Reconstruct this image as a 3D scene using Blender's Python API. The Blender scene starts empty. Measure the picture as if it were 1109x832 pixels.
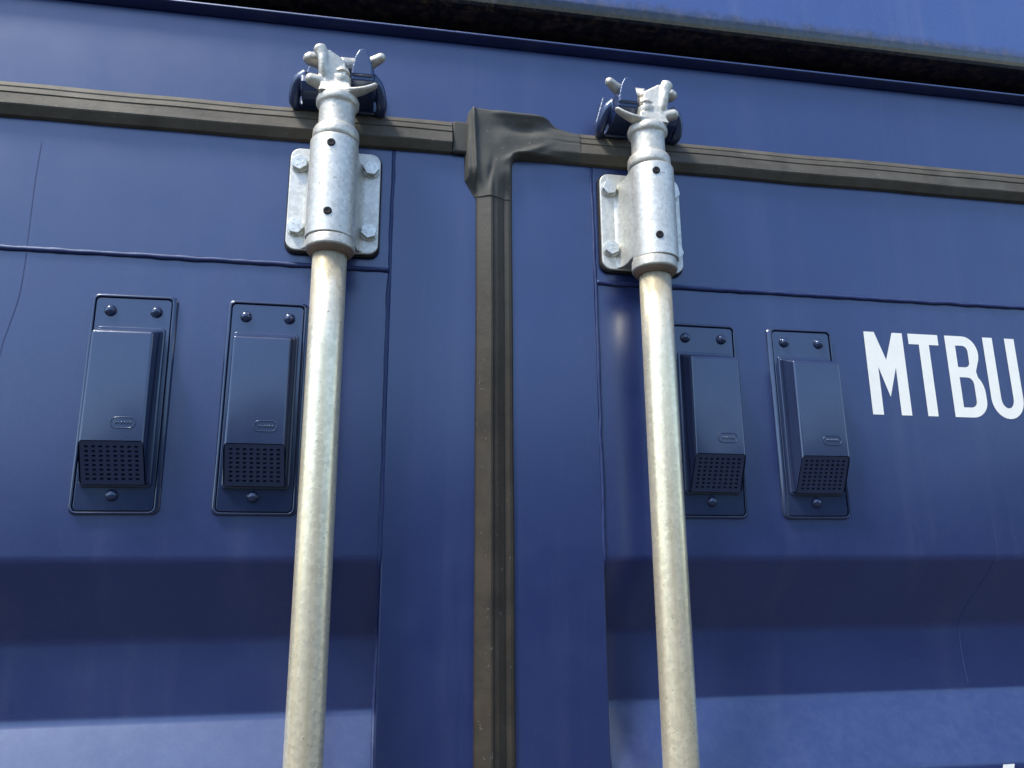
import bpy, bmesh, math, random
from mathutils import Vector, Matrix, noise
R = math.radians
random.seed(7)
scene = bpy.context.scene
C = scene.collection

# ------------------------------------------------------------------ camera
cam_d = bpy.data.cameras.new('camera'); cam = bpy.data.objects.new('camera', cam_d); C.objects.link(cam)
ax = Vector((0.98470821, -0.03526758, -0.17060461))     # world axes seen from the camera
ay = Vector((-0.17408586, -0.23642417, -0.95592768))
az = Vector((-0.0066218, 0.97100969, -0.23894841))
rot = Matrix((ax, ay, az))
cam.matrix_world = Matrix.Translation((0, -0.8, 0)) @ rot.to_4x4()
cam_d.sensor_width = 36; cam_d.lens = 848 / 1109 * 36
cam_d.clip_start = 0.02; cam_d.clip_end = 2000
scene.camera = cam

# ------------------------------------------------------------------ light
SUN_EL, SUN_AZ = R(58), R(236)          # azimuth from +Y clockwise: in front of the doors, to the left
world = bpy.data.worlds.new('World'); scene.world = world; world.use_nodes = True
nt = world.node_tree
bg = nt.nodes['Background']; bg.inputs[1].default_value = 0.15
sky = nt.nodes.new('ShaderNodeTexSky'); sky.sky_type = 'NISHITA'; sky.sun_disc = False
sky.sun_elevation = SUN_EL; sky.sun_rotation = SUN_AZ
sky.air_density = 1.0; sky.dust_density = 1.0; sky.ozone_density = 1.0
nt.links.new(sky.outputs[0], bg.inputs[0])
sd = bpy.data.lights.new('sun', 'SUN'); sun = bpy.data.objects.new('sun', sd); C.objects.link(sun)
sd.energy = 1.9; sd.angle = R(12); sd.color = (1, 0.94, 0.82)
dirv = Vector((math.sin(SUN_AZ) * math.cos(SUN_EL), math.cos(SUN_AZ) * math.cos(SUN_EL), math.sin(SUN_EL)))
sun.rotation_euler = dirv.to_track_quat('Z', 'Y').to_euler()
vs = scene.view_settings
scene.display_settings.display_device = 'sRGB'
vs.view_transform = 'Standard'; vs.look = 'None'; vs.gamma = 1; vs.exposure = 1.36; vs.use_curve_mapping = False

# ------------------------------------------------------------------ materials
def new_mat(name):
    m = bpy.data.materials.new(name); m.use_nodes = True
    n = m.node_tree.nodes; l = m.node_tree.links
    return m, n, l, n['Principled BSDF']
def node(n, t, **kw):
    o = n.new(t)
    for k, v in kw.items():
        if k in o.inputs: o.inputs[k].default_value = v
        else: setattr(o, k, v)
    return o
def ramp(n, l, src, stops):
    r = n.new('ShaderNodeValToRGB'); l.new(src, r.inputs[0])
    e = r.color_ramp.elements
    while len(e) < len(stops): e.new(0.5)
    for q, (p, c) in zip(e, stops):
        q.position = p; q.color = (c, c, c, 1) if isinstance(c, (int, float)) else (*c, 1)
    return r.outputs[0]
def mixc(n, l, fac, a, b, mode='MIX'):
    m = n.new('ShaderNodeMix'); m.data_type = 'RGBA'; m.blend_type = mode
    for sock, v in ((m.inputs[0], fac), (m.inputs[6], a), (m.inputs[7], b)):
        if hasattr(v, 'is_output'): l.new(v, sock)
        elif isinstance(v, (int, float)): sock.default_value = v
        else: sock.default_value = (*v, 1)
    return m.outputs[2]
def world_pos(n, l, scale=(1, 1, 1)):
    g = n.new('ShaderNodeNewGeometry'); mp = n.new('ShaderNodeMapping'); mp.inputs['Scale'].default_value = scale
    l.new(g.outputs['Position'], mp.inputs[0]); return mp.outputs[0]
def tnoise(n, l, vec, sc, det=4, rough=.55):
    t = n.new('ShaderNodeTexNoise'); t.inputs['Scale'].default_value = sc; t.inputs['Detail'].default_value = det
    t.inputs['Roughness'].default_value = rough; l.new(vec, t.inputs['Vector']); return t.outputs[0]
def bump(n, l, h, strength, dist, prev=None):
    b = n.new('ShaderNodeBump'); b.inputs['Strength'].default_value = strength; b.inputs['Distance'].default_value = dist
    l.new(h, b.inputs['Height'])
    if prev: l.new(prev, b.inputs['Normal'])
    return b.outputs[0]
def mathn(n, l, op, a, b):
    m = n.new('ShaderNodeMath'); m.operation = op
    for s, v in ((m.inputs[0], a), (m.inputs[1], b)):
        if hasattr(v, 'is_output'): l.new(v, s)
        else: s.default_value = v
    return m.outputs[0]

def blue_paint(name, col, rough=.42, spec=.5, dust=.10, coat=0.0):
    m, n, l, p = new_mat(name)
    wp = world_pos(n, l)
    big = tnoise(n, l, wp, 5, 3)
    c = mixc(n, l, ramp(n, l, big, [(.3, 0.0), (.75, 1.0)]), col, tuple(min(1, x * 1.16 + .003) for x in col))
    streak = tnoise(n, l, world_pos(n, l, (19, 19, .9)), 1.0, 6, .68)                  # run-down dust
    s = ramp(n, l, streak, [(.52, 0.0), (.78, 1.0)])
    fine = tnoise(n, l, wp, 260, 3, .7)
    f = ramp(n, l, fine, [(.5, 0.0), (.8, 1.0)])
    s2 = mathn(n, l, 'MULTIPLY', mathn(n, l, 'ADD', mathn(n, l, 'MULTIPLY', s, .65), mathn(n, l, 'MULTIPLY', f, .5)), dust)
    c = mixc(n, l, s2, c, (.30, .31, .33))
    v = node(n, 'ShaderNodeTexVoronoi'); v.inputs['Scale'].default_value = 34; l.new(wp, v.inputs['Vector'])   # sparse specks of dirt
    sp = ramp(n, l, v.outputs['Distance'], [(.035, 1.0), (.06, 0.0)])
    keep = ramp(n, l, tnoise(n, l, wp, 17, 1), [(.60, 0.0), (.64, 1.0)])
    c = mixc(n, l, mathn(n, l, 'MULTIPLY', mathn(n, l, 'MULTIPLY', sp, keep), .55), c, (.012, .014, .022))
    pt = ramp(n, l, tnoise(n, l, wp, 2.6, 8, .72), [(.50, 0.0), (.72, 1.0)])
    c = mixc(n, l, mathn(n, l, 'MULTIPLY', pt, dust * .5), c, (.20, .24, .36))
    g2 = n.new('ShaderNodeNewGeometry'); sn = n.new('ShaderNodeSeparateXYZ'); l.new(g2.outputs['Normal'], sn.inputs[0])
    led = n.new('ShaderNodeMapRange'); led.inputs[1].default_value = .2; led.inputs[2].default_value = .6; l.new(sn.outputs[2], led.inputs[0])
    dn = ramp(n, l, tnoise(n, l, wp, 75, 8, .75), [(.42, .15), (.66, 1.0)])
    c = mixc(n, l, mathn(n, l, 'MULTIPLY', mathn(n, l, 'MULTIPLY', led.outputs[0], dn), min(1, dust * 1.2)), c, (.24, .30, .40))
    l.new(c, p.inputs['Base Color'])
    rr = n.new('ShaderNodeMapRange'); rr.inputs[3].default_value = rough - .05; rr.inputs[4].default_value = rough + .12
    l.new(tnoise(n, l, wp, 22, 5), rr.inputs[0]); l.new(rr.outputs[0], p.inputs['Roughness'])
    p.inputs['Specular IOR Level'].default_value = spec
    p.inputs['Specular Tint'].default_value = (.58, .75, 1, 1); p.inputs['Coat Tint'].default_value = (1, 1, 1, 1)
    p.inputs['Coat Weight'].default_value = coat; p.inputs['Coat Roughness'].default_value = rough * .6; p.inputs['Coat IOR'].default_value = 1.6
    b = bump(n, l, tnoise(n, l, wp, 900, 2), .10, .0004)
    b = bump(n, l, tnoise(n, l, wp, 9, 2), .4, .0008, b)
    l.new(b, p.inputs['Normal'])
    return m
BLUE = (.0062, .0120, .072)
m_paint = blue_paint('blue_container_paint', BLUE, .32, 1.0, .07, .3)
m_weld = blue_paint('painted_weld', BLUE, .50, .7, .12)
m_keeper = blue_paint('blue_keeper_paint', (.006, .015, .060), .30, .9, .08, .3)
m_vent = blue_paint('blue_grey_plastic', (.012, .019, .055), .13, .75, .03, .30)

def galvanised(name, col=(.66, .67, .66), metal=.55, rough=.42, glint_streaks=False, cast=False):
    m, n, l, p = new_mat(name)
    tc = n.new('ShaderNodeTexCoord'); mp = n.new('ShaderNodeMapping'); l.new(tc.outputs['Object'], mp.inputs[0])
    oi = n.new('ShaderNodeObjectInfo'); cv = n.new('ShaderNodeCombineXYZ'); l.new(mathn(n, l, 'MULTIPLY', oi.outputs['Random'], 3.7), cv.inputs[2])
    l.new(cv.outputs[0], mp.inputs['Location']); vec = mp.outputs[0]
    v = node(n, 'ShaderNodeTexVoronoi'); v.inputs['Scale'].default_value = 260; l.new(vec, v.inputs['Vector'])
    sep = n.new('ShaderNodeSeparateColor'); l.new(v.outputs['Color'], sep.inputs[0])
    c = mixc(n, l, ramp(n, l, sep.outputs[0], [(.0, 0.0), (1., 1.0)]), tuple(x * .86 for x in col), tuple(min(1, x * 1.1) for x in col))
    mot = tnoise(n, l, vec, 42, 6, .68)
    c = mixc(n, l, ramp(n, l, mot, [(.50, 0.0), (.74, .34)]), c, (.46, .44, .38))
    specks = tnoise(n, l, vec, 310, 3, .6)
    c = mixc(n, l, ramp(n, l, specks, [(.66, 0.0), (.72, .75)]), c, (.13, .12, .10))
    if glint_streaks:
        mp2 = n.new('ShaderNodeMapping'); mp2.inputs['Scale'].default_value = (170, 170, 3.0); l.new(vec, mp2.inputs[0])
        st = tnoise(n, l, mp2.outputs[0], 1, 4, .6)
        c = mixc(n, l, ramp(n, l, st, [(.40, 0.0), (.66, .65)]), c, (.66, .56, .36))  # long yellowish reflections on the pole, painted into the zinc colour
    l.new(c, p.inputs['Base Color']); p.inputs['Metallic'].default_value = metal
    rr = n.new('ShaderNodeMapRange'); rr.inputs[3].default_value = rough - .1; rr.inputs[4].default_value = rough + .16
    l.new(mot, rr.inputs[0]); l.new(rr.outputs[0], p.inputs['Roughness'])
    b = bump(n, l, specks, .35, .0004)
    b = bump(n, l, tnoise(n, l, vec, 90 if cast else 45, 4), .55 if cast else .16, .0014, b)
    l.new(b, p.inputs['Normal'])
    return m
m_pipe = galvanised('galvanised_pipe', (.80, .72, .53), .62, .28, glint_streaks=True)
m_plate = galvanised('galvanised_plate', (.58, .575, .525), .55, .42)
m_cast = galvanised('galvanised_casting', (.54, .515, .445), .55, .42, cast=True)
m_bolt = galvanised('galvanised_bolt', (.60, .61, .57), .6, .36)

def rubber(name, a, b_, dirt, clean_top=None):
    m, n, l, p = new_mat(name)
    wp = world_pos(n, l)
    t = tnoise(n, l, wp, 30, 6, .65)
    c = mixc(n, l, ramp(n, l, t, [(.35, 0.0), (.65, 1.0)]), a, b_)
    t2 = tnoise(n, l, world_pos(n, l, (1, 1, 1)), 7, 5, .7)
    c = mixc(n, l, ramp(n, l, t2, [(.52, 0.0), (.72, .6)]), c, dirt)
    sc = ramp(n, l, tnoise(n, l, wp, 190, 3, .6), [(.66, 0.0), (.72, .35)])
    c = mixc(n, l, sc, c, (.22, .21, .19))
    if clean_top:          # less mud on the uppermost stretch, next to the moulded joint
        g = n.new('ShaderNodeNewGeometry'); sx = n.new('ShaderNodeSeparateXYZ'); l.new(g.outputs['Position'], sx.inputs[0])
        zz = mathn(n, l, 'ADD', sx.outputs[2], mathn(n, l, 'MULTIPLY', mathn(n, l, 'SUBTRACT', t2, .5), .16))
        f = n.new('ShaderNodeMapRange'); f.inputs[1].default_value = .20; f.inputs[2].default_value = .40; l.new(zz, f.inputs[0])
        c = mixc(n, l, f.outputs[0], c, clean_top)
    l.new(c, p.inputs['Base Color'])
    p.inputs['Roughness'].default_value = .62; p.inputs['Specular IOR Level'].default_value = .35
    b = bump(n, l, tnoise(n, l, wp, 320, 4), .35, .0005); b = bump(n, l, tnoise(n, l, wp, 35, 3), .5, .0015, b)
    l.new(b, p.inputs['Normal']); return m
m_rub = rubber('weathered_rubber', (.058, .052, .040), (.092, .083, .066), (.072, .054, .035))
m_rubv = rubber('weathered_rubber_upright', (.024, .019, .013), (.044, .035, .023), (.050, .030, .016), (.050, .048, .040))
m_rubc = rubber('moulded_rubber', (.044, .046, .041), (.068, .067, .057), (.048, .042, .033))

def plain(name, col, rough=.6, spec=.4, nz=0.0):
    m, n, l, p = new_mat(name)
    if nz:
        wp = world_pos(n, l)
        l.new(mixc(n, l, ramp(n, l, tnoise(n, l, wp, 60, 6, .7), [(.4, 0.0), (.7, nz)]), col, tuple(x * .55 for x in col)), p.inputs['Base Color'])
    else: p.inputs['Base Color'].default_value = (*col, 1)
    p.inputs['Roughness'].default_value = rough; p.inputs['Specular IOR Level'].default_value = spec; return m
m_black = plain('black_rubber_pad', (.012, .012, .013), .7, .3)
m_shade = plain('recess_shade', (.006, .006, .008), .9, .1)  # near-black, painted shade for the header gap and the hollow hoods
m_white = plain('white_lettering_vinyl', (.80, .79, .72), .4, .4, .12)
m_brown = plain('brown_rim', (.17, .12, .085), .7, .3, .5)
m_drip = plain('dried_drip_mark', (.035, .052, .14), .6, .4)
m_drip2 = blue_paint('faint_drip_mark', (.010, .020, .090), .5, .6, .1, .2)

def sill_paint():
    m = blue_paint('blue_sill_paint_rust_and_shade', (.026, .055, .19), .38, .6, .2, .6)
    n = m.node_tree.nodes; l = m.node_tree.links; p = n['Principled BSDF']
    old = p.inputs['Base Color'].links[0].from_socket
    g = n.new('ShaderNodeNewGeometry'); s = n.new('ShaderNodeSeparateXYZ'); l.new(g.outputs['Position'], s.inputs[0])
    nz = tnoise(n, l, g.outputs['Position'], 60, 6, .75)
    z = mathn(n, l, 'ADD', s.outputs[2], mathn(n, l, 'MULTIPLY', mathn(n, l, 'SUBTRACT', nz, .5), .03))
    f = n.new('ShaderNodeMapRange'); f.inputs[1].default_value = .698; f.inputs[2].default_value = .682; l.new(z, f.inputs[0])
    rust_and_shade = mixc(n, l, ramp(n, l, tnoise(n, l, g.outputs['Position'], 110, 5, .7), [(.45, 0.0), (.68, 1.0)]), (.008, .007, .008), (.10, .062, .035))  # brown is rust; the near-black paints in the shade under the sill
    l.new(mixc(n, l, f.outputs[0], old, rust_and_shade), p.inputs['Base Color'])
    return m
m_sill = sill_paint()

def ground_mat():
    m, n, l, p = new_mat('yard_asphalt')
    wp = world_pos(n, l)
    c = mixc(n, l, ramp(n, l, tnoise(n, l, wp, .8, 6, .6), [(.35, 0.0), (.7, 1.0)]), (.04, .04, .038), (.07, .068, .062))
    c = mixc(n, l, ramp(n, l, tnoise(n, l, wp, 90, 3, .7), [(.5, 0.0), (.7, .5)]), c, (.14, .135, .13))
    l.new(c, p.inputs['Base Color']); p.inputs['Roughness'].default_value = .9
    l.new(bump(n, l, tnoise(n, l, wp, 120, 3), .5, .004), p.inputs['Normal']); return m
m_ground = ground_mat()

# ------------------------------------------------------------------ helpers
def prop(o, label=None, cat=None, group=None, kind=None):
    for k, v in (('label', label), ('category', cat), ('group', group), ('kind', kind)):
        if v: o[k] = v
    return o
def thing(name, loc, label, cat, group=None):
    o = bpy.data.objects.new(name, None); C.objects.link(o); o.location = loc; o.empty_display_size = .1
    return prop(o, label, cat, group)
def origin(o):
    v = Vector(o.location)
    while o.parent: o = o.parent; v += Vector(o.location)
    return v
def obj(name, bm, mat, parent=None, at=(0, 0, 0), smooth=False, bevel=0, seg=2, angle=35, autos=None):
    """link a mesh whose vertices are given relative to the world point `at`"""
    bmesh.ops.recalc_face_normals(bm, faces=bm.faces)
    me = bpy.data.meshes.new(name); bm.to_mesh(me); bm.free()
    return obj_me(name, me, mat, parent, at, smooth, bevel, seg, angle)
def obj_me(name, me, mat, parent=None, at=(0, 0, 0), smooth=False, bevel=0, seg=2, angle=35):
    if mat and not me.materials: me.materials.append(mat)
    o = bpy.data.objects.new(name, me); C.objects.link(o)
    if parent: o.parent = parent; o.location = Vector(at) - origin(parent)
    else: o.location = at
    if smooth:
        for p in me.polygons: p.use_smooth = True
    if bevel:
        b = o.modifiers.new('bevel', 'BEVEL'); b.width = bevel; b.segments = seg; b.limit_method = 'ANGLE'; b.angle_limit = R(angle)
        b.harden_normals = False
        for p in me.polygons: p.use_smooth = True
        w = o.modifiers.new('wn', 'WEIGHTED_NORMAL'); w.keep_sharp = True; w.weight = 100
    elif smooth == 'w':
        w = o.modifiers.new('wn', 'WEIGHTED_NORMAL'); w.weight = 100
    return o
def box(bm, x0, x1, y0, y1, z0, z1):
    v = [bm.verts.new(p) for p in ((x0, y0, z0), (x1, y0, z0), (x1, y1, z0), (x0, y1, z0), (x0, y0, z1), (x1, y0, z1), (x1, y1, z1), (x0, y1, z1))]
    for f in ((0, 3, 2, 1), (4, 5, 6, 7), (0, 1, 5, 4), (1, 2, 6, 5), (2, 3, 7, 6), (3, 0, 4, 7)): bm.faces.new([v[i] for i in f])
    return v
def prism(bm, poly, y0, y1):                       # poly in (x, z), from y0 (front) to y1
    a = [bm.verts.new((x, y0, z)) for x, z in poly]; b = [bm.verts.new((x, y1, z)) for x, z in poly]
    bm.faces.new(a); bm.faces.new(b[::-1])
    for i in range(len(poly)):
        j = (i + 1) % len(poly); bm.faces.new((a[i], b[i], b[j], a[j]))
def extrude_x(bm, prof, x0, x1, closed=True, n=1):   # prof in (y, z)
    rows = [[bm.verts.new((x0 + (x1 - x0) * k / n, y, z)) for y, z in prof] for k in range(n + 1)]
    m = len(prof)
    for k in range(n):
        for i in range(m if closed else m - 1):
            j = (i + 1) % m; bm.faces.new((rows[k][i], rows[k + 1][i], rows[k + 1][j], rows[k][j]))
    if closed: bm.faces.new(rows[0]); bm.faces.new(rows[-1][::-1])
def extrude_z(bm, prof, z0, z1, closed=True, caps=True, n=1):   # prof in (x, y)
    rows = [[bm.verts.new((x, y, z0 + (z1 - z0) * k / n)) for x, y in prof] for k in range(n + 1)]
    m = len(prof)
    for k in range(n):
        for i in range(m if closed else m - 1):
            j = (i + 1) % m; bm.faces.new((rows[k][i], rows[k][j], rows[k + 1][j], rows[k + 1][i]))
    if closed and caps: bm.faces.new(rows[0][::-1]); bm.faces.new(rows[-1])
def lathe(bm, prof, seg=40, cx=0, cy=0, axis='z', cap=True):      # prof (r, h)
    def pt(r, h, t):
        a, b = r * math.cos(t), r * math.sin(t)
        return (cx + a, cy + b, h) if axis == 'z' else (cx + a, h, cy + b)
    rows = [[bm.verts.new(pt(r, h, 2 * math.pi * k / seg)) for k in range(seg)] for r, h in prof]
    for i in range(len(rows) - 1):
        for k in range(seg):
            j = (k + 1) % seg; bm.faces.new((rows[i][k], rows[i][j], rows[i + 1][j], rows[i + 1][k]))
    if cap: bm.faces.new(rows[0][::-1]); bm.faces.new(rows[-1])
def tube(bm, pts, radii, seg=12, flat=1.0, up=Vector((0, 1, 0)), cap=True):
    pts = [Vector(p) for p in pts]; rows = []
    for i, p in enumerate(pts):
        t = (pts[min(i + 1, len(pts) - 1)] - pts[max(i - 1, 0)]).normalized()
        a = t.cross(up); a = a.normalized() if a.length > 1e-5 else t.orthogonal().normalized()
        b = t.cross(a).normalized(); r = radii[i] if isinstance(radii, (list, tuple)) else radii
        rows.append([bm.verts.new(p + a * r * math.cos(q) + b * r * flat * math.sin(q)) for q in [2 * math.pi * k / seg for k in range(seg)]])
    for i in range(len(rows) - 1):
        for k in range(seg):
            j = (k + 1) % seg; bm.faces.new((rows[i][k], rows[i][j], rows[i + 1][j], rows[i + 1][k]))
    if cap: bm.faces.new(rows[0][::-1]); bm.faces.new(rows[-1])
def spline(ctrl, n=6):
    P = [Vector(c) for c in ctrl]; P = [P[0] * 2 - P[1]] + P + [P[-1] * 2 - P[-2]]; out = []
    for i in range(1, len(P) - 2):
        for k in range(n):
            t = k / n; a, b, c, d = P[i - 1:i + 3]
            out.append(.5 * ((2 * b) + (c - a) * t + (2 * a - 5 * b + 4 * c - d) * t * t + (-a + 3 * b - 3 * c + d) * t ** 3))
    out.append(P[-2]); return out
def round_rect(x0, x1, z0, z1, r, n=6):
    out = []
    for cx, cz, a0 in ((x1 - r, z1 - r, 0), (x0 + r, z1 - r, 90), (x0 + r, z0 + r, 180), (x1 - r, z0 + r, 270)):
        for k in range(n + 1):
            a = R(a0 + 90 * k / n); out.append((cx + r * math.cos(a), cz + r * math.sin(a)))
    return out
def fillet(pts, r, n=4):
    out = [pts[0]]
    for i in range(1, len(pts) - 1):
        p = Vector(pts[i]); a = (Vector(pts[i - 1]) - p); b = (Vector(pts[i + 1]) - p)
        d = min(r, a.length * .45, b.length * .45); A = p + a.normalized() * d; B = p + b.normalized() * d
        for k in range(n + 1):
            t = k / n; q = A * (1 - t) ** 2 + p * 2 * t * (1 - t) + B * t * t; out.append((q.x, q.y))
    out.append(pts[-1]); return out
def weld_bead(path, name, parent, r=.0022, seed=0):
    rnd = random.Random(seed); P = [Vector(p) for p in path]; pts = []
    for a, b in zip(P, P[1:]):
        k = max(1, int((b - a).length / .0022))
        pts += [a.lerp(b, i / k) for i in range(k)]
    pts.append(P[-1]); rad = []; off = []
    for i, p in enumerate(pts):
        rp = .5 + .5 * math.cos(i * .55 + 3 * noise.noise(p * 20))
        w = noise.noise(p * 35 + Vector((seed, 0, 0))) * .6
        rad.append(r * (.90 + .10 * rp + .30 * w + rnd.uniform(-.02, .02)))
        off.append(p + Vector((noise.noise(p * 40), 0, noise.noise(p * 40 + Vector((9, 9, 9))))) * .0010)
    bm = bmesh.new(); tube(bm, off, rad, 10); return obj(name, bm, m_weld, parent, smooth=True)

# ------------------------------------------------------------------ ground
bm = bmesh.new(); v = [bm.verts.new(p) for p in ((-600, -900, 0), (600, -900, 0), (600, 300, 0), (-600, 300, 0))]; bm.faces.new(v)
prop(obj('ground', bm, m_ground, at=(0, 0, -1.95)), kind='structure', label='grey asphalt yard in front of the container')

bm = bmesh.new(); rnd = random.Random(4); rows = []
for i in range(121):
    x = -90 + 1.5 * i; h = 5.6 + 1.6 * noise.noise(Vector((x * .11, 0, 2))) + 1.3 * noise.noise(Vector((x * .45, 3, 0))) + .5 * noise.noise(Vector((x * 1.3, 3, 5)))
    row = []
    for k, (yy, hh) in enumerate(((0, 0), (-.3, .45), (.2, .78), (1.4, 1.0), (3.6, .97), (5.0, .7), (5.6, 0))):
        row.append(bm.verts.new((x, -yy - .5 * noise.noise(Vector((x * .6, k, 0))), h * hh * (.80 + .42 * max(0, min(1, (x + 15) / 8))))))  # row out of view, shaped lower on the left to brighten reflections there
    rows.append(row)
for a, b in zip(rows, rows[1:]):
    for i in range(6): bm.faces.new((a[i], b[i], b[i + 1], a[i + 1]))
mt, n_, l_, p_ = new_mat('far_foliage'); wp_ = world_pos(n_, l_)
l_.new(mixc(n_, l_, ramp(n_, l_, tnoise(n_, l_, wp_, 1.2, 6, .7), [(.35, 0.0), (.7, 1.0)]), (.015, .025, .012), (.04, .06, .022)), p_.inputs['Base Color']); p_.inputs['Roughness'].default_value = .9
prop(obj('tree_line', bm, mt, at=(0, -24, -1.95), smooth=True), kind='stuff', label='dark row of trees across the yard, mirrored in the glossy vents')

# ------------------------------------------------------------------ container frame, sill above
ZH0, ZH1, ZL0, ZL1 = .470, .612, .6125, .6197
frame = thing('container_header', (.12, 0, ZH0), 'blue steel header beam above both doors with a narrow lip, keepers welded on its face', 'door header')
bm = bmesh.new(); box(bm, -1.25, 1.5, 0.0, .06, ZH0, ZL0)
obj('header_beam', bm, m_paint, frame, bevel=.002)
bm = bmesh.new(); extrude_x(bm, [(.155, .6127), (-.0005, .6127), (-.0125, .6162), (-.0134, .6168), (-.0126, .6188), (-.0115, .6197), (.155, .6197)], -1.25, 1.5)
obj('drip_lip', bm, m_paint, frame, smooth='w')
bm = bmesh.new(); box(bm, -1.25, 1.5, .15, .16, ZL1, .80)
obj('gap_shade_wall', bm, m_shade, frame)  # closes the gap; its near-black colour stands for the shade in there
sill = thing('steel_sill', (.12, 0, .668), 'blue steel sill above the dark gap, rusty brown along its rounded lower edge', 'steel beam')
prof = fillet([(.148, 1.0), (-.004, 1.0), (-.004, .669), (.148, .669)], .018, 6)
bm = bmesh.new(); extrude_x(bm, prof, -1.25, 1.5)
obj('sill_beam', bm, m_sill, sill, smooth='w')

# ------------------------------------------------------------------ doors
def corr_profile(zt, zb):
    pts = [(0.0015, zt)]; z = .017
    while z > zb + .25:
        pts += [(0.0015, z), (.0375, z - .074), (.0375, z - .145), (.0015, z - .213)]; z -= .213 + .20
    pts.append((0.0015, zb)); return pts
PROF = fillet(corr_profile(.3215, -1.70), .005, 5)
def panel(x0, x1, parent):
    bm = bmesh.new()
    extrude_x(bm, PROF, x0, x1, closed=False, n=1)
    r = bmesh.ops.extrude_face_region(bm, geom=list(bm.faces))
    for g in r['geom']:
        if isinstance(g, bmesh.types.BMVert): g.co.y += .003
    return obj('corrugated_panel', bm, m_paint, parent, smooth='w')
def member(x0, x1, z0, z1, parent, name):
    bm = bmesh.new(); box(bm, x0, x1, 0, .05, z0, z1); return obj(name, bm, m_paint, parent, bevel=.0018)

left = thing('container_door', (-.5, 0, -1.85), 'left blue steel container door, with its two vents wholly uncovered by the pole and a plain panel without lettering', 'container door', 'blue doors of the container')
right = thing('container_door', (.7, 0, -1.85), 'right blue steel container door lettered MTBU in white, beyond the upright rubber seal', 'container door', 'blue doors of the container')
XL, XR, S0, S1 = .0105, .2385, .1045, .1425
member(XL, .121, -1.80, .468, left, 'door_post'); member(.126, XR, -1.80, .468, right, 'door_post')
member(-1.10, XL - .0003, .3225, .468, left, 'top_rail'); member(XR + .0003, 1.38, .3225, .468, right, 'top_rail')
member(-1.10, XL - .0003, -1.80, -1.69, left, 'bottom_rail'); member(XR + .0003, 1.38, -1.80, -1.69, right, 'bottom_rail')
panel(-1.10, XL + .003, left); panel(XR - .003, 1.38, right)
weld_bead([(-1.10, .0008, .3215), (XL - .002, .0008, .3215)], 'weld_bead', left, .0029, 1)
weld_bead([(XR + .002, .0008, .3215), (1.38, .0008, .3215)], 'weld_bead', right, .0029, 2)
down = [(y, z) for y, z in PROF if z > -.9]
weld_bead([(XL, .001, .463)] + [(XL - .001, y, z) for y, z in down], 'weld_bead', left, .0024, 3)
weld_bead([(XR, .001, .463)] + [(XR + .001, y, z) for y, z in down], 'weld_bead', right, .0024, 4)

# rubber seals
def hprof(t):      # t = height above the lower edge 0..41 mm -> depth mm
    K = [(0, 1), (1, 5), (8.5, 11.5), (10, 12.2), (22, 10.6), (23.2, 9.0), (24.6, 10.0), (30, 8.6), (31, 7.8), (32.5, 8.2), (39, 4.2), (41, 0.5)]
    if t <= 0 or t >= 41: return 0
    for (a, x), (b, y) in zip(K, K[1:]):
        if a <= t <= b: return x + (y - x) * (t - a) / (b - a)
def vprof(t):      # t from the left edge, 0..41
    K = [(0, 2), (1, 6), (12, 12.2), (15, 13.6), (17, 13.2), (19, 11.0), (23, 10.0), (30, 5.4), (31, 4.2), (36, 4.8), (39, 3.8), (41, 1)]
    if t <= 0 or t >= 41: return 0
    for (a, x), (b, y) in zip(K, K[1:]):
        if a <= t <= b: return x + (y - x) * (t - a) / (b - a)
HT = [0, 1, 3, 6, 8.5, 10, 14, 18, 22, 23.2, 24.6, 27, 30, 31, 32.5, 36, 39, 40.9]
def top_seal(x0, x1, name, parent, shrink=0):
    bm = bmesh.new(); n = max(2, int((x1 - x0) / .012)); rows = []
    for k in range(n + 1):
        x = x0 + (x1 - x0) * k / n; wob = noise.noise(Vector((x * 9, 0, 3))) * .0012
        rows.append([bm.verts.new((x, .001, .4650 + wob))] + [bm.verts.new((x, -hprof(max(t, .01)) / 1000 * (1 + .08 * noise.noise(Vector((x * 22, t * .05, 0)))) + shrink, .4650 + t / 1000 + wob)) for t in HT] + [bm.verts.new((x, .001, .5062 + wob))])
    for a, b in zip(rows, rows[1:]):
        for i in range(len(a) - 1): bm.faces.new((a[i], b[i], b[i + 1], a[i + 1]))
    bm.faces.new(rows[0]); bm.faces.new(rows[-1][::-1])
    return obj(name, bm, m_rub, parent)
top_seal(-1.10, .0745, 'rubber_seal', left); top_seal(.222, 1.38, 'rubber_seal', right)
bm = bmesh.new(); box(bm, .0747, .098, -.0075, .001, .4655, .5050)
obj('seal_joint', bm, m_rubv, left, bevel=.003)
VT = [0, 1, 4, 8, 12, 15, 17, 19, 23, 27, 30, 31, 33, 36, 39, 40.9]
bm = bmesh.new(); rows = []; n = 190
for k in range(n + 1):
    z = .418 - (.418 + 1.80) * k / n; wob = noise.noise(Vector((5, z * 5, 3))) * .0012
    rows.append([bm.verts.new((.1030 + wob, .001, z))] + [bm.verts.new((.1030 + t / 1000 + wob, -vprof(max(t, .01)) / 1000 * (1 + .07 * noise.noise(Vector((t * .05, z * 16, 0)))), z)) for t in VT] + [bm.verts.new((.1442 + wob, .001, z))])
for a, b in zip(rows, rows[1:]):
    for i in range(len(a) - 1): bm.faces.new((a[i], b[i], b[i + 1], a[i + 1]))
obj('rubber_seal', bm, m_rubv, right)

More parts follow.
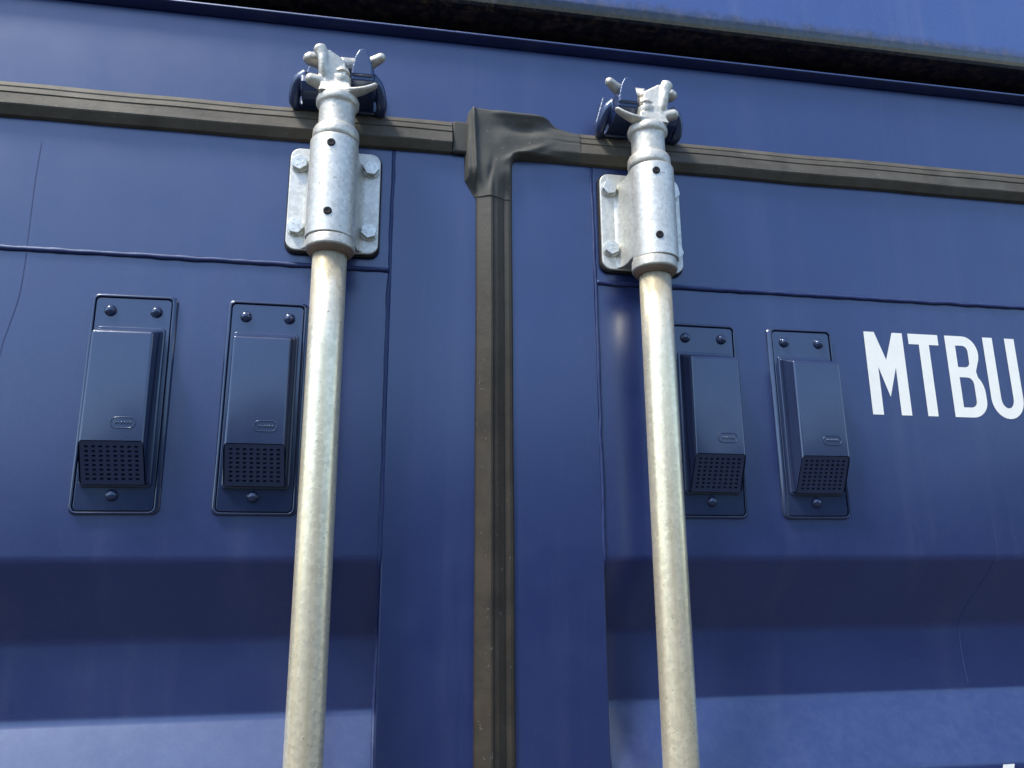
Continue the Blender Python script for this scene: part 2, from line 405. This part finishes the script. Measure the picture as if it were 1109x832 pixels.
# moulded corner where the seals meet
OUT = [(94, 522), (101, 524), (130, 523.2), (186, 520.5), (196, 513), (205, 509), (224, 505.8), (224, 465), (151, 465), (146.5, 463), (144.6, 458), (144.2, 412), (103.2, 412), (98, 419), (90, 434), (89, 470), (89.5, 500)]
def seg_near(p, poly):
    best = None
    for i in range(len(poly)):
        a = Vector(poly[i]); b = Vector(poly[(i + 1) % len(poly)]); ab = b - a
        t = max(0, min(1, (p - a).dot(ab) / ab.length_squared)); q = a + ab * t; d = (p - q).length
        if best is None or d < best[0]: best = (d, q)
    return best
def inside(p, poly):
    c = False
    for i in range(len(poly)):
        (x1, y1), (x2, y2) = poly[i], poly[i - 1]
        if (y1 > p.y) != (y2 > p.y) and p.x < (x2 - x1) * (p.y - y1) / (y2 - y1) + x1: c = not c
    return c
def sst(a, b, x):
    t = max(0, min(1, (x - a) / (b - a))); return t * t * (3 - 2 * t)
def corner_h(x, z, d):
    edge = sst(-.5, 4.0, d)
    blob = 12.5 * edge
    fold = 4.5 * math.exp(-((x - (98 + (520 - z) * .045)) / 2.4) ** 2) * sst(424, 440, z)              # raised folded edge on the left
    blob += fold * edge
    blob -= 5.6 * math.exp(-((x - 158) / 26) ** 2 - ((z - 501) / 7.5) ** 2)                          # pinched hollow
    blob -= 1.8 * math.exp(-((x - (116 + (z - 430) * .16)) / 2.6) ** 2) * sst(470, 440, z)
    blob += 2.6 * math.exp(-(((z - 516) / 3.5) ** 2)) * sst(110, 135, x) * sst(192, 176, x)
    crease = (z - 465) - (x - 150) * .45
    blob += 2.4 * math.exp(-(crease / 4.5) ** 2) * sst(126, 146, x) * sst(196, 168, x)
    blob += noise.noise(Vector((x * .05, z * .05, 1))) * 1.0
    hv = vprof(x - 103) + .4; hh = hprof(z - 465) + .4
    wv = sst(446, 416, z); wh = sst(172, 214, x)
    h = blob * (1 - wv) + hv * wv if wv > 0 else blob
    return h * (1 - wh) + hh * wh if wh > 0 else h
bm = bmesh.new(); stp = 1.4; vd = {}
nx, nz = int(140 / stp), int(116 / stp)
def vget(i, j):
    if (i, j) in vd: return vd[(i, j)]
    p = Vector((87 + i * stp, 410 + j * stp)); d, q = seg_near(p, OUT)
    if not inside(p, OUT): p = q; d = 0
    elif d < stp * .45: p = q; d = 0
    vd[(i, j)] = bm.verts.new((p.x / 1000, -corner_h(p.x, p.y, d) / 1000, p.y / 1000)); return vd[(i, j)]
for i in range(nx):
    for j in range(nz):
        c = Vector((87 + (i + .5) * stp, 410 + (j + .5) * stp))
        if inside(c, OUT):
            try: bm.faces.new([vget(i, j), vget(i + 1, j), vget(i + 1, j + 1), vget(i, j + 1)])
            except ValueError: pass
bmesh.ops.remove_doubles(bm, verts=bm.verts, dist=.00012)
be = [e for e in bm.edges if e.is_boundary]
r = bmesh.ops.extrude_edge_only(bm, edges=be)
for g in r['geom']:
    if isinstance(g, bmesh.types.BMVert): g.co.y = .001
obj('seal_corner', bm, m_rubc, right, smooth=True)

# ------------------------------------------------------------------ vents
def ball_screw(bm, x, z, y=-.0032, r=.0052):
    prof = [(r * 1.12, y), (r * 1.1, y - .0012)] + [(r * math.cos(R(a)), y - .0012 - r * .72 * math.sin(R(a))) for a in (8, 25, 42, 60, 76, 88)]
    lathe(bm, prof, 18, x, z, 'y')
def make_vent(x, parent, first=None, tilt=0):
    """origin at the plate's bottom centre"""
    at = (x, 0, .0625)
    if first:
        root = first.copy(); C.objects.link(root); root.parent = parent; root.location = Vector(at) - origin(parent)
        root.rotation_euler.y = tilt
        for ch in list(first.children):
            c = ch.copy(); C.objects.link(c); c.parent = root
        return root
    H = .211; W = .0355
    bm = bmesh.new(); prism(bm, round_rect(-W, W, 0, H, .004), -.003, -.0002)
    root = obj('vent', bm, m_vent, parent, at, bevel=.0009)
    def sub(name, bm, mat, **k):
        o = obj(name, bm, mat, None, (0, 0, 0), **k); o.parent = root; o.location = (0, 0, 0); return o
    # sealant bead squeezed out round the plate
    bm = bmesh.new(); A = round_rect(-W - .0055, W + .0055, -.004, H + .0055, .007); B = round_rect(-W - .001, W + .001, -.001, H + .001, .005)
    ra = [bm.verts.new((px + .0012 * noise.noise(Vector((px * 50, pz * 50, 0))), .0022, pz)) for px, pz in A]
    rm = [bm.verts.new(((a[0] * .30 + b[0] * .70), -.0042, (a[1] * .30 + b[1] * .70))) for a, b in zip(A, B)]
    rb = [bm.verts.new((px, -.0034, pz)) for px, pz in B]
    for q1, q2 in ((ra, rm), (rm, rb)):
        for i in range(len(A)):
            j = (i + 1) % len(A); bm.faces.new((q1[i], q1[j], q2[j], q2[i]))
    sub('sealant', bm, m_vent, smooth=True)
    # hood: tapered box, open grille below
    F = -.030; zb, zt, zt0 = .0625, .1690, .1790
    bw, fw = .0306, .0286; gb = .0235; gy = -.0105
    def P3(x, y, z): return bm.verts.new((x, y, z))
    bm = bmesh.new()
    a = [P3(-fw, F, zb), P3(fw, F, zb), P3(fw - .0005, F, zt), P3(-fw + .0005, F, zt)]           # front
    c = [P3(-bw, -.003, gb), P3(bw, -.003, gb), P3(bw, -.003, zt0), P3(-bw, -.003, zt0)]          # foot
    g = [P3(-fw - .0006, gy, gb), P3(fw + .0006, gy, gb)]
    bm.faces.new(a); bm.faces.new((a[3], a[2], c[2], c[3]))
    bm.faces.new((a[0], a[3], c[3], c[0], g[0])); bm.faces.new((a[1], g[1], c[1], c[2], a[2])); bm.faces.new((g[0], c[0], c[1], g[1]))
    hood = sub('hood', bm, m_vent, bevel=.0030, seg=3, angle=25)
    bm = bmesh.new(); fr = round_rect(-bw - .0016, bw + .0016, gb - .0016, zt0 + .0016, .0035); fi = round_rect(-bw + .001, bw - .001, gb + .001, zt0 - .001, .003)
    q0 = [bm.verts.new((a_, -.0028, b_)) for a_, b_ in fr]; q1 = [bm.verts.new((a_ * .985, -.0052, b_)) for a_, b_ in fr]; q2 = [bm.verts.new((a_, -.0056, b_)) for a_, b_ in fi]
    for r0, r1 in ((q0, q1), (q1, q2)):
        for i in range(len(fr)):
            j = (i + 1) % len(fr); bm.faces.new((r0[i], r0[j], r1[j], r1[i]))
    bm.faces.new(q2)
    sub('hood_flange', bm, m_vent, bevel=.0008)
    # grille: sloping plate with 8 x 8 square holes
    bm = bmesh.new(); nh = 8
    up = Vector((0, F + .0012, zb - .0006)); lo = Vector((0, gy + .0004, gb + .0004))
    def gp(u, v, off=0):
        w = (fw - .0012) * (1 - v) + (fw - .0008) * v
        p = up.lerp(lo, v); return Vector(((u * 2 - 1) * w, p.y, p.z)) + Vector((0, -.64, -.77)) * off
    us = [0, .075]; hs = (1 - .15) / (nh * 2 - 1)
    for k in range(nh * 2 - 1): us.append(us[-1] + hs)
    us.append(1.0); vs_ = [0, .10]; hv = (1 - .20) / (nh * 2 - 1)
    for k in range(nh * 2 - 1): vs_.append(vs_[-1] + hv)
    vs_.append(1.0)
    G = [[bm.verts.new(gp(u, v, -.0)) for u in us] for v in vs_]
    for j in range(len(vs_) - 1):
        for i in range(len(us) - 1):
            if 1 <= i < len(us) - 2 and 1 <= j < len(vs_) - 2 and i % 2 == 1 and j % 2 == 1: continue
            bm.faces.new((G[j][i], G[j][i + 1], G[j + 1][i + 1], G[j + 1][i]))
    r = bmesh.ops.extrude_face_region(bm, geom=list(bm.faces))
    for q in r['geom']:
        if isinstance(q, bmesh.types.BMVert): q.co += Vector((0, .64, .77)) * .0015
    sub('grille', bm, m_vent)
    bm = bmesh.new(); q = [bm.verts.new(gp(u, v) + Vector((0, .64, .77)) * .0045) for u, v in ((.01, .02), (.99, .02), (.99, .98), (.01, .98))]; bm.faces.new(q)
    sub('hood_shade', bm, m_shade)  # black sheet added as the shade inside the hollow hood
    # badge: raised oblong outline with faint raised strokes
    bm = bmesh.new(); ring = round_rect(.0000, .0215, .0745, .0845, .0049, 6); ring = [(a_ - .002, b_) for a_, b_ in ring]
    pts = [(px, F - .0001, pz) for px, pz in ring]; pts.append(pts[0]); tube(bm, pts, .00055, 6, cap=False)
    for k, (sx, hh) in enumerate(((.002, .003), (.0045, .0022), (.007, .003), (.0095, .0022), (.012, .003), (.0145, .003))):
        box(bm, sx + .0005, sx + .0013, F - .0005, F + .0003, .0795 - hh / 2, .0795 + hh / 2)
        if k % 2 == 0: box(bm, sx + .0014, sx + .0024, F - .0005, F + .0003, .0795, .0801)
    sub('badge', bm, m_vent, smooth=True)
    for sx, sz in ((-.0215, .1975), (.0215, .1975), (-.002, .0145)):
        bm = bmesh.new(); ball_screw(bm, 0, 0); o = sub('screw', bm, m_vent, smooth=True); o.location = (sx, 0, sz)
        o.rotation_euler.y = random.uniform(0, 3)
    return root
v0 = make_vent(-.240, left); v0.rotation_euler.y = R(-.4)
prop(v0, 'vent farthest left, a clear gap away from the pole')
v1 = make_vent(-.1125, left, v0, R(.1)); prop(v1, 'vent standing just left of the left pole')
v2 = make_vent(.3615, right, v0, R(.2)); prop(v2, 'vent half tucked behind the right pole')
v3 = make_vent(.4835, right, v0, R(-.3)); prop(v3, 'vent nearest to the white letters')
v0.name = 'vent'

# ------------------------------------------------------------------ bar brackets
def make_bracket(cx, parent, pinx, bolt_rot):
    z0, z1 = .3345, .4525; at = (cx, 0, z0); H = z1 - z0; Y = -.048
    bm = bmesh.new(); prism(bm, round_rect(-.0495, .0495, -.0018, H + .0015, .011), -.0048, -.0002)
    pad = obj('rubber_pad', bm, m_black, parent, at, bevel=.001)
    bm = bmesh.new(); prism(bm, round_rect(-.048, .048, 0, H, .011, 8), -.0095, -.0050)
    br = obj('bar_bracket', bm, m_plate, parent, at, bevel=.0012, seg=3)
    def sub(name, bm, mat, loc=(0, 0, 0), **k):
        o = obj(name, bm, mat, None, (0, 0, 0), **k); o.parent = br; o.location = loc; return o
    # wrap-round sleeve: half round in front, straight cheeks flaring into the plate
    ro = .0245
    prof = [(.033, -.0090), (.029, -.0118), (.0262, -.0170), (ro + .0004, -.026)]
    prof += [(ro * math.cos(R(a)), Y - ro * math.sin(R(a))) for a in range(0, 181, 6)]
    prof += [(-ro - .0004, -.026), (-.0262, -.0170), (-.029, -.0118), (-.033, -.0090)]
    bm = bmesh.new(); extrude_z(bm, prof, .0012, H - .0150, closed=True)
    half = [(ro * math.cos(R(a)), Y - ro * math.sin(R(a))) for a in range(-30, 211, 6)]
    extrude_z(bm, [(x_ * 1.0006, (y_ - Y) * 1.0006 + Y) for x_, y_ in half], -.0042, H - .0142, closed=True)
    sub('sleeve', bm, m_plate, bevel=.0012, angle=50)
    bm = bmesh.new()
    for s in (-1, 1):
        b0 = Vector((s * .0275, -.0105, .056)); q = [b0 + Vector(d) for d in ((-.003 * s, -.006, 0), (.005 * s, .0012, 0), (-.001 * s, .001, -.004), (-.001 * s, .001, .004))]
        vv = [bm.verts.new(p) for p in q]
        for f in ((0, 1, 2), (0, 3, 1), (0, 2, 3), (1, 3, 2)): bm.faces.new([vv[i] for i in f])
    sub('dimple', bm, m_plate, bevel=.0006)
    for k, (sx, sz) in enumerate(((-.038, .024), (.038, .024), (-.038, .098), (.038, .098))):
        bm = bmesh.new(); r = .0086; hx = [(r * math.cos(R(60 * i)), r * math.sin(R(60 * i))) for i in range(6)]
        prism(bm, hx, -.0072, -.0012); 
        lathe(bm, [(.0096, 0.0), (.0096, -.0014)], 24, 0, 0, 'y')
        o = sub('bolt', bm, m_bolt, (sx, -.0096, sz), bevel=.0013, seg=3); o.rotation_euler.y = R(bolt_rot[k])
        bm = bmesh.new()
        for i in range(3):
            a = R(120 * i + 20); box(bm, .0035 * math.cos(a) - .0005, .0035 * math.cos(a) + .0005, -.0076, -.0070, .0035 * math.sin(a) - .0012, .0035 * math.sin(a) + .0012)
        for vert in bm.verts: pass
        # raised grade marks belong to the bolt head: joined to it
        me = bpy.data.meshes.new('marks'); bm.to_mesh(me); bm.free()
        bm = bmesh.new(); bm.from_mesh(o.data); bm.from_mesh(me); bm.to_mesh(o.data); bm.free(); bpy.data.meshes.remove(me)
        for p in o.data.polygons: p.use_smooth = True
    for sz in (.0165, .0915):
        bm = bmesh.new()
        lathe(bm, [(.0042, .001), (.0042, -.0008), (.0036, -.0014), (.0022, -.0014), (.0018, -.0009)], 20, 0, 0, 'y')
        o = sub('pin', bm, m_black, (pinx, Y - ro + .0003, sz), smooth='w')
    return br
bl = make_bracket(-.0515, left, -.0018, (10, 40, 25, 5))
br = make_bracket(.2935, right, -.0035, (35, 12, 50, 20))

# ------------------------------------------------------------------ locking bars
def clean(bm): bmesh.ops.recalc_face_normals(bm, faces=bm.faces)
def make_bar(cx, mirror, label):
    Y = -.048; at = Vector((cx, Y, -1.75))
    bar = thing('locking_bar', at, label, 'locking bar', 'galvanised locking bars on the doors')
    def sub(name, bm, mat, **k): return obj(name, bm, mat, bar, (cx, Y, 0), **k)
    bm = bmesh.new(); lathe(bm, [(.0170, -1.75)] + [(.0170, -1.75 + i * .1035) for i in range(1, 20)] + [(.0170, .318)], 48); 
    o = sub('pole', bm, m_pipe, smooth=True)
    bm = bmesh.new(); lathe(bm, [(.0172, .3125), (.0200, .3135), (.0232, .3172), (.0232, .3180)], 48, cap=False)
    sub('rim', bm, m_brown, smooth='w')
    bm = bmesh.new(); lathe(bm, [(.0224, .3176), (.0242, .3188), (.0245, .3205), (.0242, .3288), (.0234, .3300), (.0212, .3302)], 48)
    sub('lower_ring', bm, m_cast, smooth='w')
    bm = bmesh.new(); lathe(bm, [(.0205, .4375), (.0236, .4398), (.0240, .4440), (.0236, .4500), (.0222, .4530), (.0190, .4545), (.0188, .4575), (.0186, .4780), (.0205, .4800), (.0222, .4825), (.0224, .4870), (.0210, .4905), (.0150, .4915)], 48)
    sub('neck', bm, m_cast, smooth='w')
    # cam: block, upper and lower claws
    s = -1 if mirror else 1
    bm = bmesh.new()
    v = box(bm, -.0145, .0110, -.0145, .0150, .4860, .5340)
    for q, (dx, dy, dz) in zip(v[4:], ((.004, -.003, .004), (-.005, .002, -.004), (-.002, 0, .002), (.003, 0, .004))): q.co += Vector((dx, dy, dz))
    v = box(bm, -.0195, .0150, -.0185, .0150, .4895, .5030)             # foot plate
    for q in v[4:]: q.co.x *= .80; q.co.y *= .78
    def claw(ctrl, rad, flat, n=5):
        pts = spline(ctrl, n); m = len(pts) - 1
        rr = []
        for i in range(m + 1):
            t = i / m * (len(rad) - 1); k = min(int(t), len(rad) - 2); rr.append(rad[k] * (1 - (t - k)) + rad[k + 1] * (t - k))
        e = pts[-1] + (pts[-1] - pts[-2]).normalized() * rr[-1] * .55
        tube(bm, pts + [e], rr + [rr[-1] * .45], 14, flat, Vector((0, 0, 1)))
    claw([(-.004, -.002, .4985), (-.018, -.008, .5030), (-.030, -.012, .5050)], [.0095, .0080, .0060], .95)             # blunt lower left claw
    claw([(.004, -.008, .4945), (.016, -.012, .4930), (.028, -.013, .4965), (.0385, -.012, .5035)], [.0095, .0080, .0066, .0052], .46)  # long thin lower right claw
    claw([(-.012, -.006, .504), (-.0150, -.013, .518), (-.0165, -.0155, .531), (-.0205, -.016, .5395)], [.0070, .0058, .0052, .0062], 1.2)          # upright fin with a hooked tip
    claw([(.003, -.004, .504), (.0035, -.0070, .514), (.0015, .004, .5270)], [.0105, .0095, .0075], 1.0)          # second rib
    claw([(-.004, .010, .534), (-.018, .006, .5385), (-.0335, .000, .5370)], [.0120, .0110, .0080], .8)               # rear upper left
    claw([(.002, .004, .533), (.014, .006, .537), (.030, .004, .540), (.0450, -.004, .5450)], [.0105, .0085, .0068, .0050], 1.0)   # upper right horn
    for vv in bm.verts: vv.co.x *= s
    bmesh.ops.remove_doubles(bm, verts=bm.verts, dist=.00001); clean(bm)
    o = sub('cam', bm, m_cast, smooth=True)
    rm = o.modifiers.new('remesh', 'REMESH'); rm.mode = 'VOXEL'; rm.voxel_size = .0008; rm.use_smooth_shade = True
    sm = o.modifiers.new('smooth', 'SMOOTH'); sm.factor = .5; sm.iterations = 11
    return bar
make_bar(-.0505, False, 'left galvanised locking bar, in the sleeve on the left door beside two fully visible vents')
make_bar(.2915, True, 'right galvanised locking bar, in the sleeve on the right door, partly covering a vent')

# ------------------------------------------------------------------ keepers on the header
def make_keeper(cx, mirror):
    at = (cx, 0, .492); s = -1 if mirror else 1
    bm = bmesh.new()
    base = [(-.0470, .016), (-.0440, .010), (.044, .010), (.0480, .016), (.0470, .030), (.038, .062), (-.036, .066), (-.0450, .030)]
    prism(bm, base, -.0080, -.0002)
    # right lug: thick hook standing out under the horn, with a rounded tab rising in front
    def xprism(x0, x1, poly):      # poly in (y, z)
        a = [bm.verts.new((x0, y, z)) for y, z in poly]; b = [bm.verts.new((x1, y, z)) for y, z in poly]
        bm.faces.new(a); bm.faces.new(b[::-1])
        for i in range(len(poly)):
            j = (i + 1) % len(poly); bm.faces.new((a[i], b[i], b[j], a[j]))
    xprism(.0125, .0365, [(-.006, .012), (-.020, .012), (-.034, .012), (-.050, .0135), (-.057, .019), (-.0585, .030), (-.052, .037), (-.006, .044)])
    prism(bm, [(.0135, .024), (.0350, .024), (.0345, .034), (.0315, .0470), (.0280, .0535), (.0240, .0555), (.0200, .0535), (.0165, .0470), (.0140, .034)], -.0600, -.0500)
    xprism(-.0400, -.0190, [(-.006, .011), (-.024, .011), (-.036, .014), (-.041, .022), (-.036, .036), (-.024, .043), (-.006, .046)])
    for ctrl in ([(.032, -.034, .038), (.041, -.032, .028), (.0455, -.020, .014), (.0440, -.007, .011)], [(-.034, -.032, .036), (-.0445, -.028, .028), (-.0485, -.016, .014), (-.0455, -.006, .012)]):
        pts = spline(ctrl, 5); tube(bm, pts, [.0075 - .002 * i / len(pts) for i in range(len(pts))], 12)
    for vv in bm.verts: vv.co.x *= s
    bmesh.ops.recalc_face_normals(bm, faces=bm.faces)
    o = obj('keeper', bm, m_keeper, frame, at, smooth=True)
    rm = o.modifiers.new('remesh', 'REMESH'); rm.mode = 'VOXEL'; rm.voxel_size = .0010; rm.use_smooth_shade = True
    sm = o.modifiers.new('smooth', 'SMOOTH'); sm.factor = .5; sm.iterations = 9
    return o
prop(make_keeper(-.0505, False), 'blue keeper behind the head of the left bar')
prop(make_keeper(.2915, True), 'blue keeper behind the head of the right bar')

# ------------------------------------------------------------------ lettering
def letter(name, outline, holes=(), dz=0, dx=0, flat_y=-.0004):
    bm = bmesh.new()
    loops = [outline] + list(holes); ed = []
    for lp in loops:
        vs_ = [bm.verts.new(((x + dx) / 1000, 0, (z + dz) / 1000)) for x, z in lp]
        ed += [bm.edges.new((vs_[i], vs_[(i + 1) % len(vs_)])) for i in range(len(vs_))]
    bmesh.ops.triangle_fill(bm, use_beauty=True, use_dissolve=False, edges=ed)
    for f in bm.faces:
        f.normal_update()
        if f.normal.y > 0: f.normal_flip()
    o = obj_bm_raw(name, bm, flat_y); return o
def obj_bm_raw(name, bm, y):
    me = bpy.data.meshes.new(name); bm.to_mesh(me); bm.free()
    return obj_me(name, me, m_white, right, (0, y, 0))
def arc(cx, cz, rx, rz, a0, a1, n=8):
    return [(cx + rx * math.cos(R(a0 + (a1 - a0) * k / n)), cz + rz * math.sin(R(a0 + (a1 - a0) * k / n))) for k in range(n + 1)]
YL = .0015 - .0004
lm = [(567, 280), (580.5, 280), (592.5, 246), (604, 280), (617.5, 280), (617.5, 179.5), (604, 179.5), (604, 237), (592.5, 201), (581, 237), (581, 179.5), (567, 179.5)]
letter('painted_letter', lm, flat_y=YL)
letter('painted_letter', [(625, 280), (665, 280), (665, 267), (652, 267), (652, 179.5), (638.5, 179.5), (638.5, 267), (625, 267)], flat_y=YL)
bo = [(674.5, 280), (696, 280)] + arc(698, 258, 19.5, 22, 90, -18) + [(711, 236.5)] + arc(699, 209, 21, 26, 50, 0, 5) + arc(699, 200, 21, 20.5, 0, -90, 8) + [(674.5, 179.5)]
bi1 = [(687.5, 268), (696, 268)] + arc(697, 261, 6.5, 7, 90, 0, 4) + arc(697, 247, 6.5, 6, 0, -90, 4) + [(687.5, 241)]
bi2 = [(687.5, 228.5), (697, 228.5)] + arc(698, 220, 8, 8.5, 90, 0, 4) + arc(698, 199.5, 8, 8, 0, -90, 4) + [(687.5, 191.5)]
letter('painted_letter', bo, (bi1, bi2), flat_y=YL)
uo = [(726.5, 280), (740, 280), (740, 204)] + arc(748.5, 204, 8.5, 12, 180, 360, 10)[1:] + [(757, 280), (770.5, 280), (770.5, 204)] + arc(748.5, 204, 22, 25, 0, -180, 14)[1:]
letter('painted_letter', uo, flat_y=YL)
# second row, only its very top shows at the lower right corner
four = [(682, -199.5), (668, -199.5), (648, -270), (648, -281), (676, -281), (676, -299), (688, -299), (688, -281), (695, -281), (695, -269), (688, -269), (688, -240), (676, -240), (676, -269), (660, -269)]
letter('painted_letter', four, dx=3, dz=2, flat_y=YL)
five = [(697, -199), (735, -199), (735, -211), (710, -211), (710, -236), (722, -236)] + arc(722, -262, 16, 26, 90, 0, 5)[1:] + arc(722, -276, 16, 23, 0, -90, 5) + [(697, -299), (697, -286), (718, -286), (724, -278), (724, -256), (718, -248), (697, -248)]
letter('painted_letter', five, dz=2, flat_y=YL)

# ------------------------------------------------------------------ dried drips, following the panel
def surf_y(z):
    for (y0, z0), (y1, z1) in zip(PROF, PROF[1:]):
        if z1 <= z <= z0: return y0 + (y1 - y0) * ((z0 - z) / max(1e-6, z0 - z1))
    return 0.0
def drip(ctrl, w, mat, parent):
    pts = spline([(x, 0, z) for x, z in ctrl], 14); bm = bmesh.new(); prev = None
    for i, p in enumerate(pts):
        y = surf_y(p.z) if p.z < .32 else 0
        ww = w * (1 + .4 * noise.noise(Vector((p.z * 60, 1, 0)))); q = (bm.verts.new((p.x - ww, y - .00035, p.z)), bm.verts.new((p.x + ww, y - .00035, p.z)))
        if prev: bm.faces.new((prev[0], prev[1], q[1], q[0]))
        prev = q
    obj('drip_mark', bm, mat, parent)
drip([(.702, .060), (.703, .030), (.697, .008), (.684, -.020), (.672, -.045), (.668, -.080), (.671, -.122)], .00055, m_drip, right)
drip([(-.350, .440), (-.3505, .400), (-.3495, .345), (-.349, .326)], .0004, m_drip2, left)
drip([(-.349, .317), (-.350, .27), (-.358, .22), (-.362, .16), (-.360, .12)], .0004, m_drip2, left)
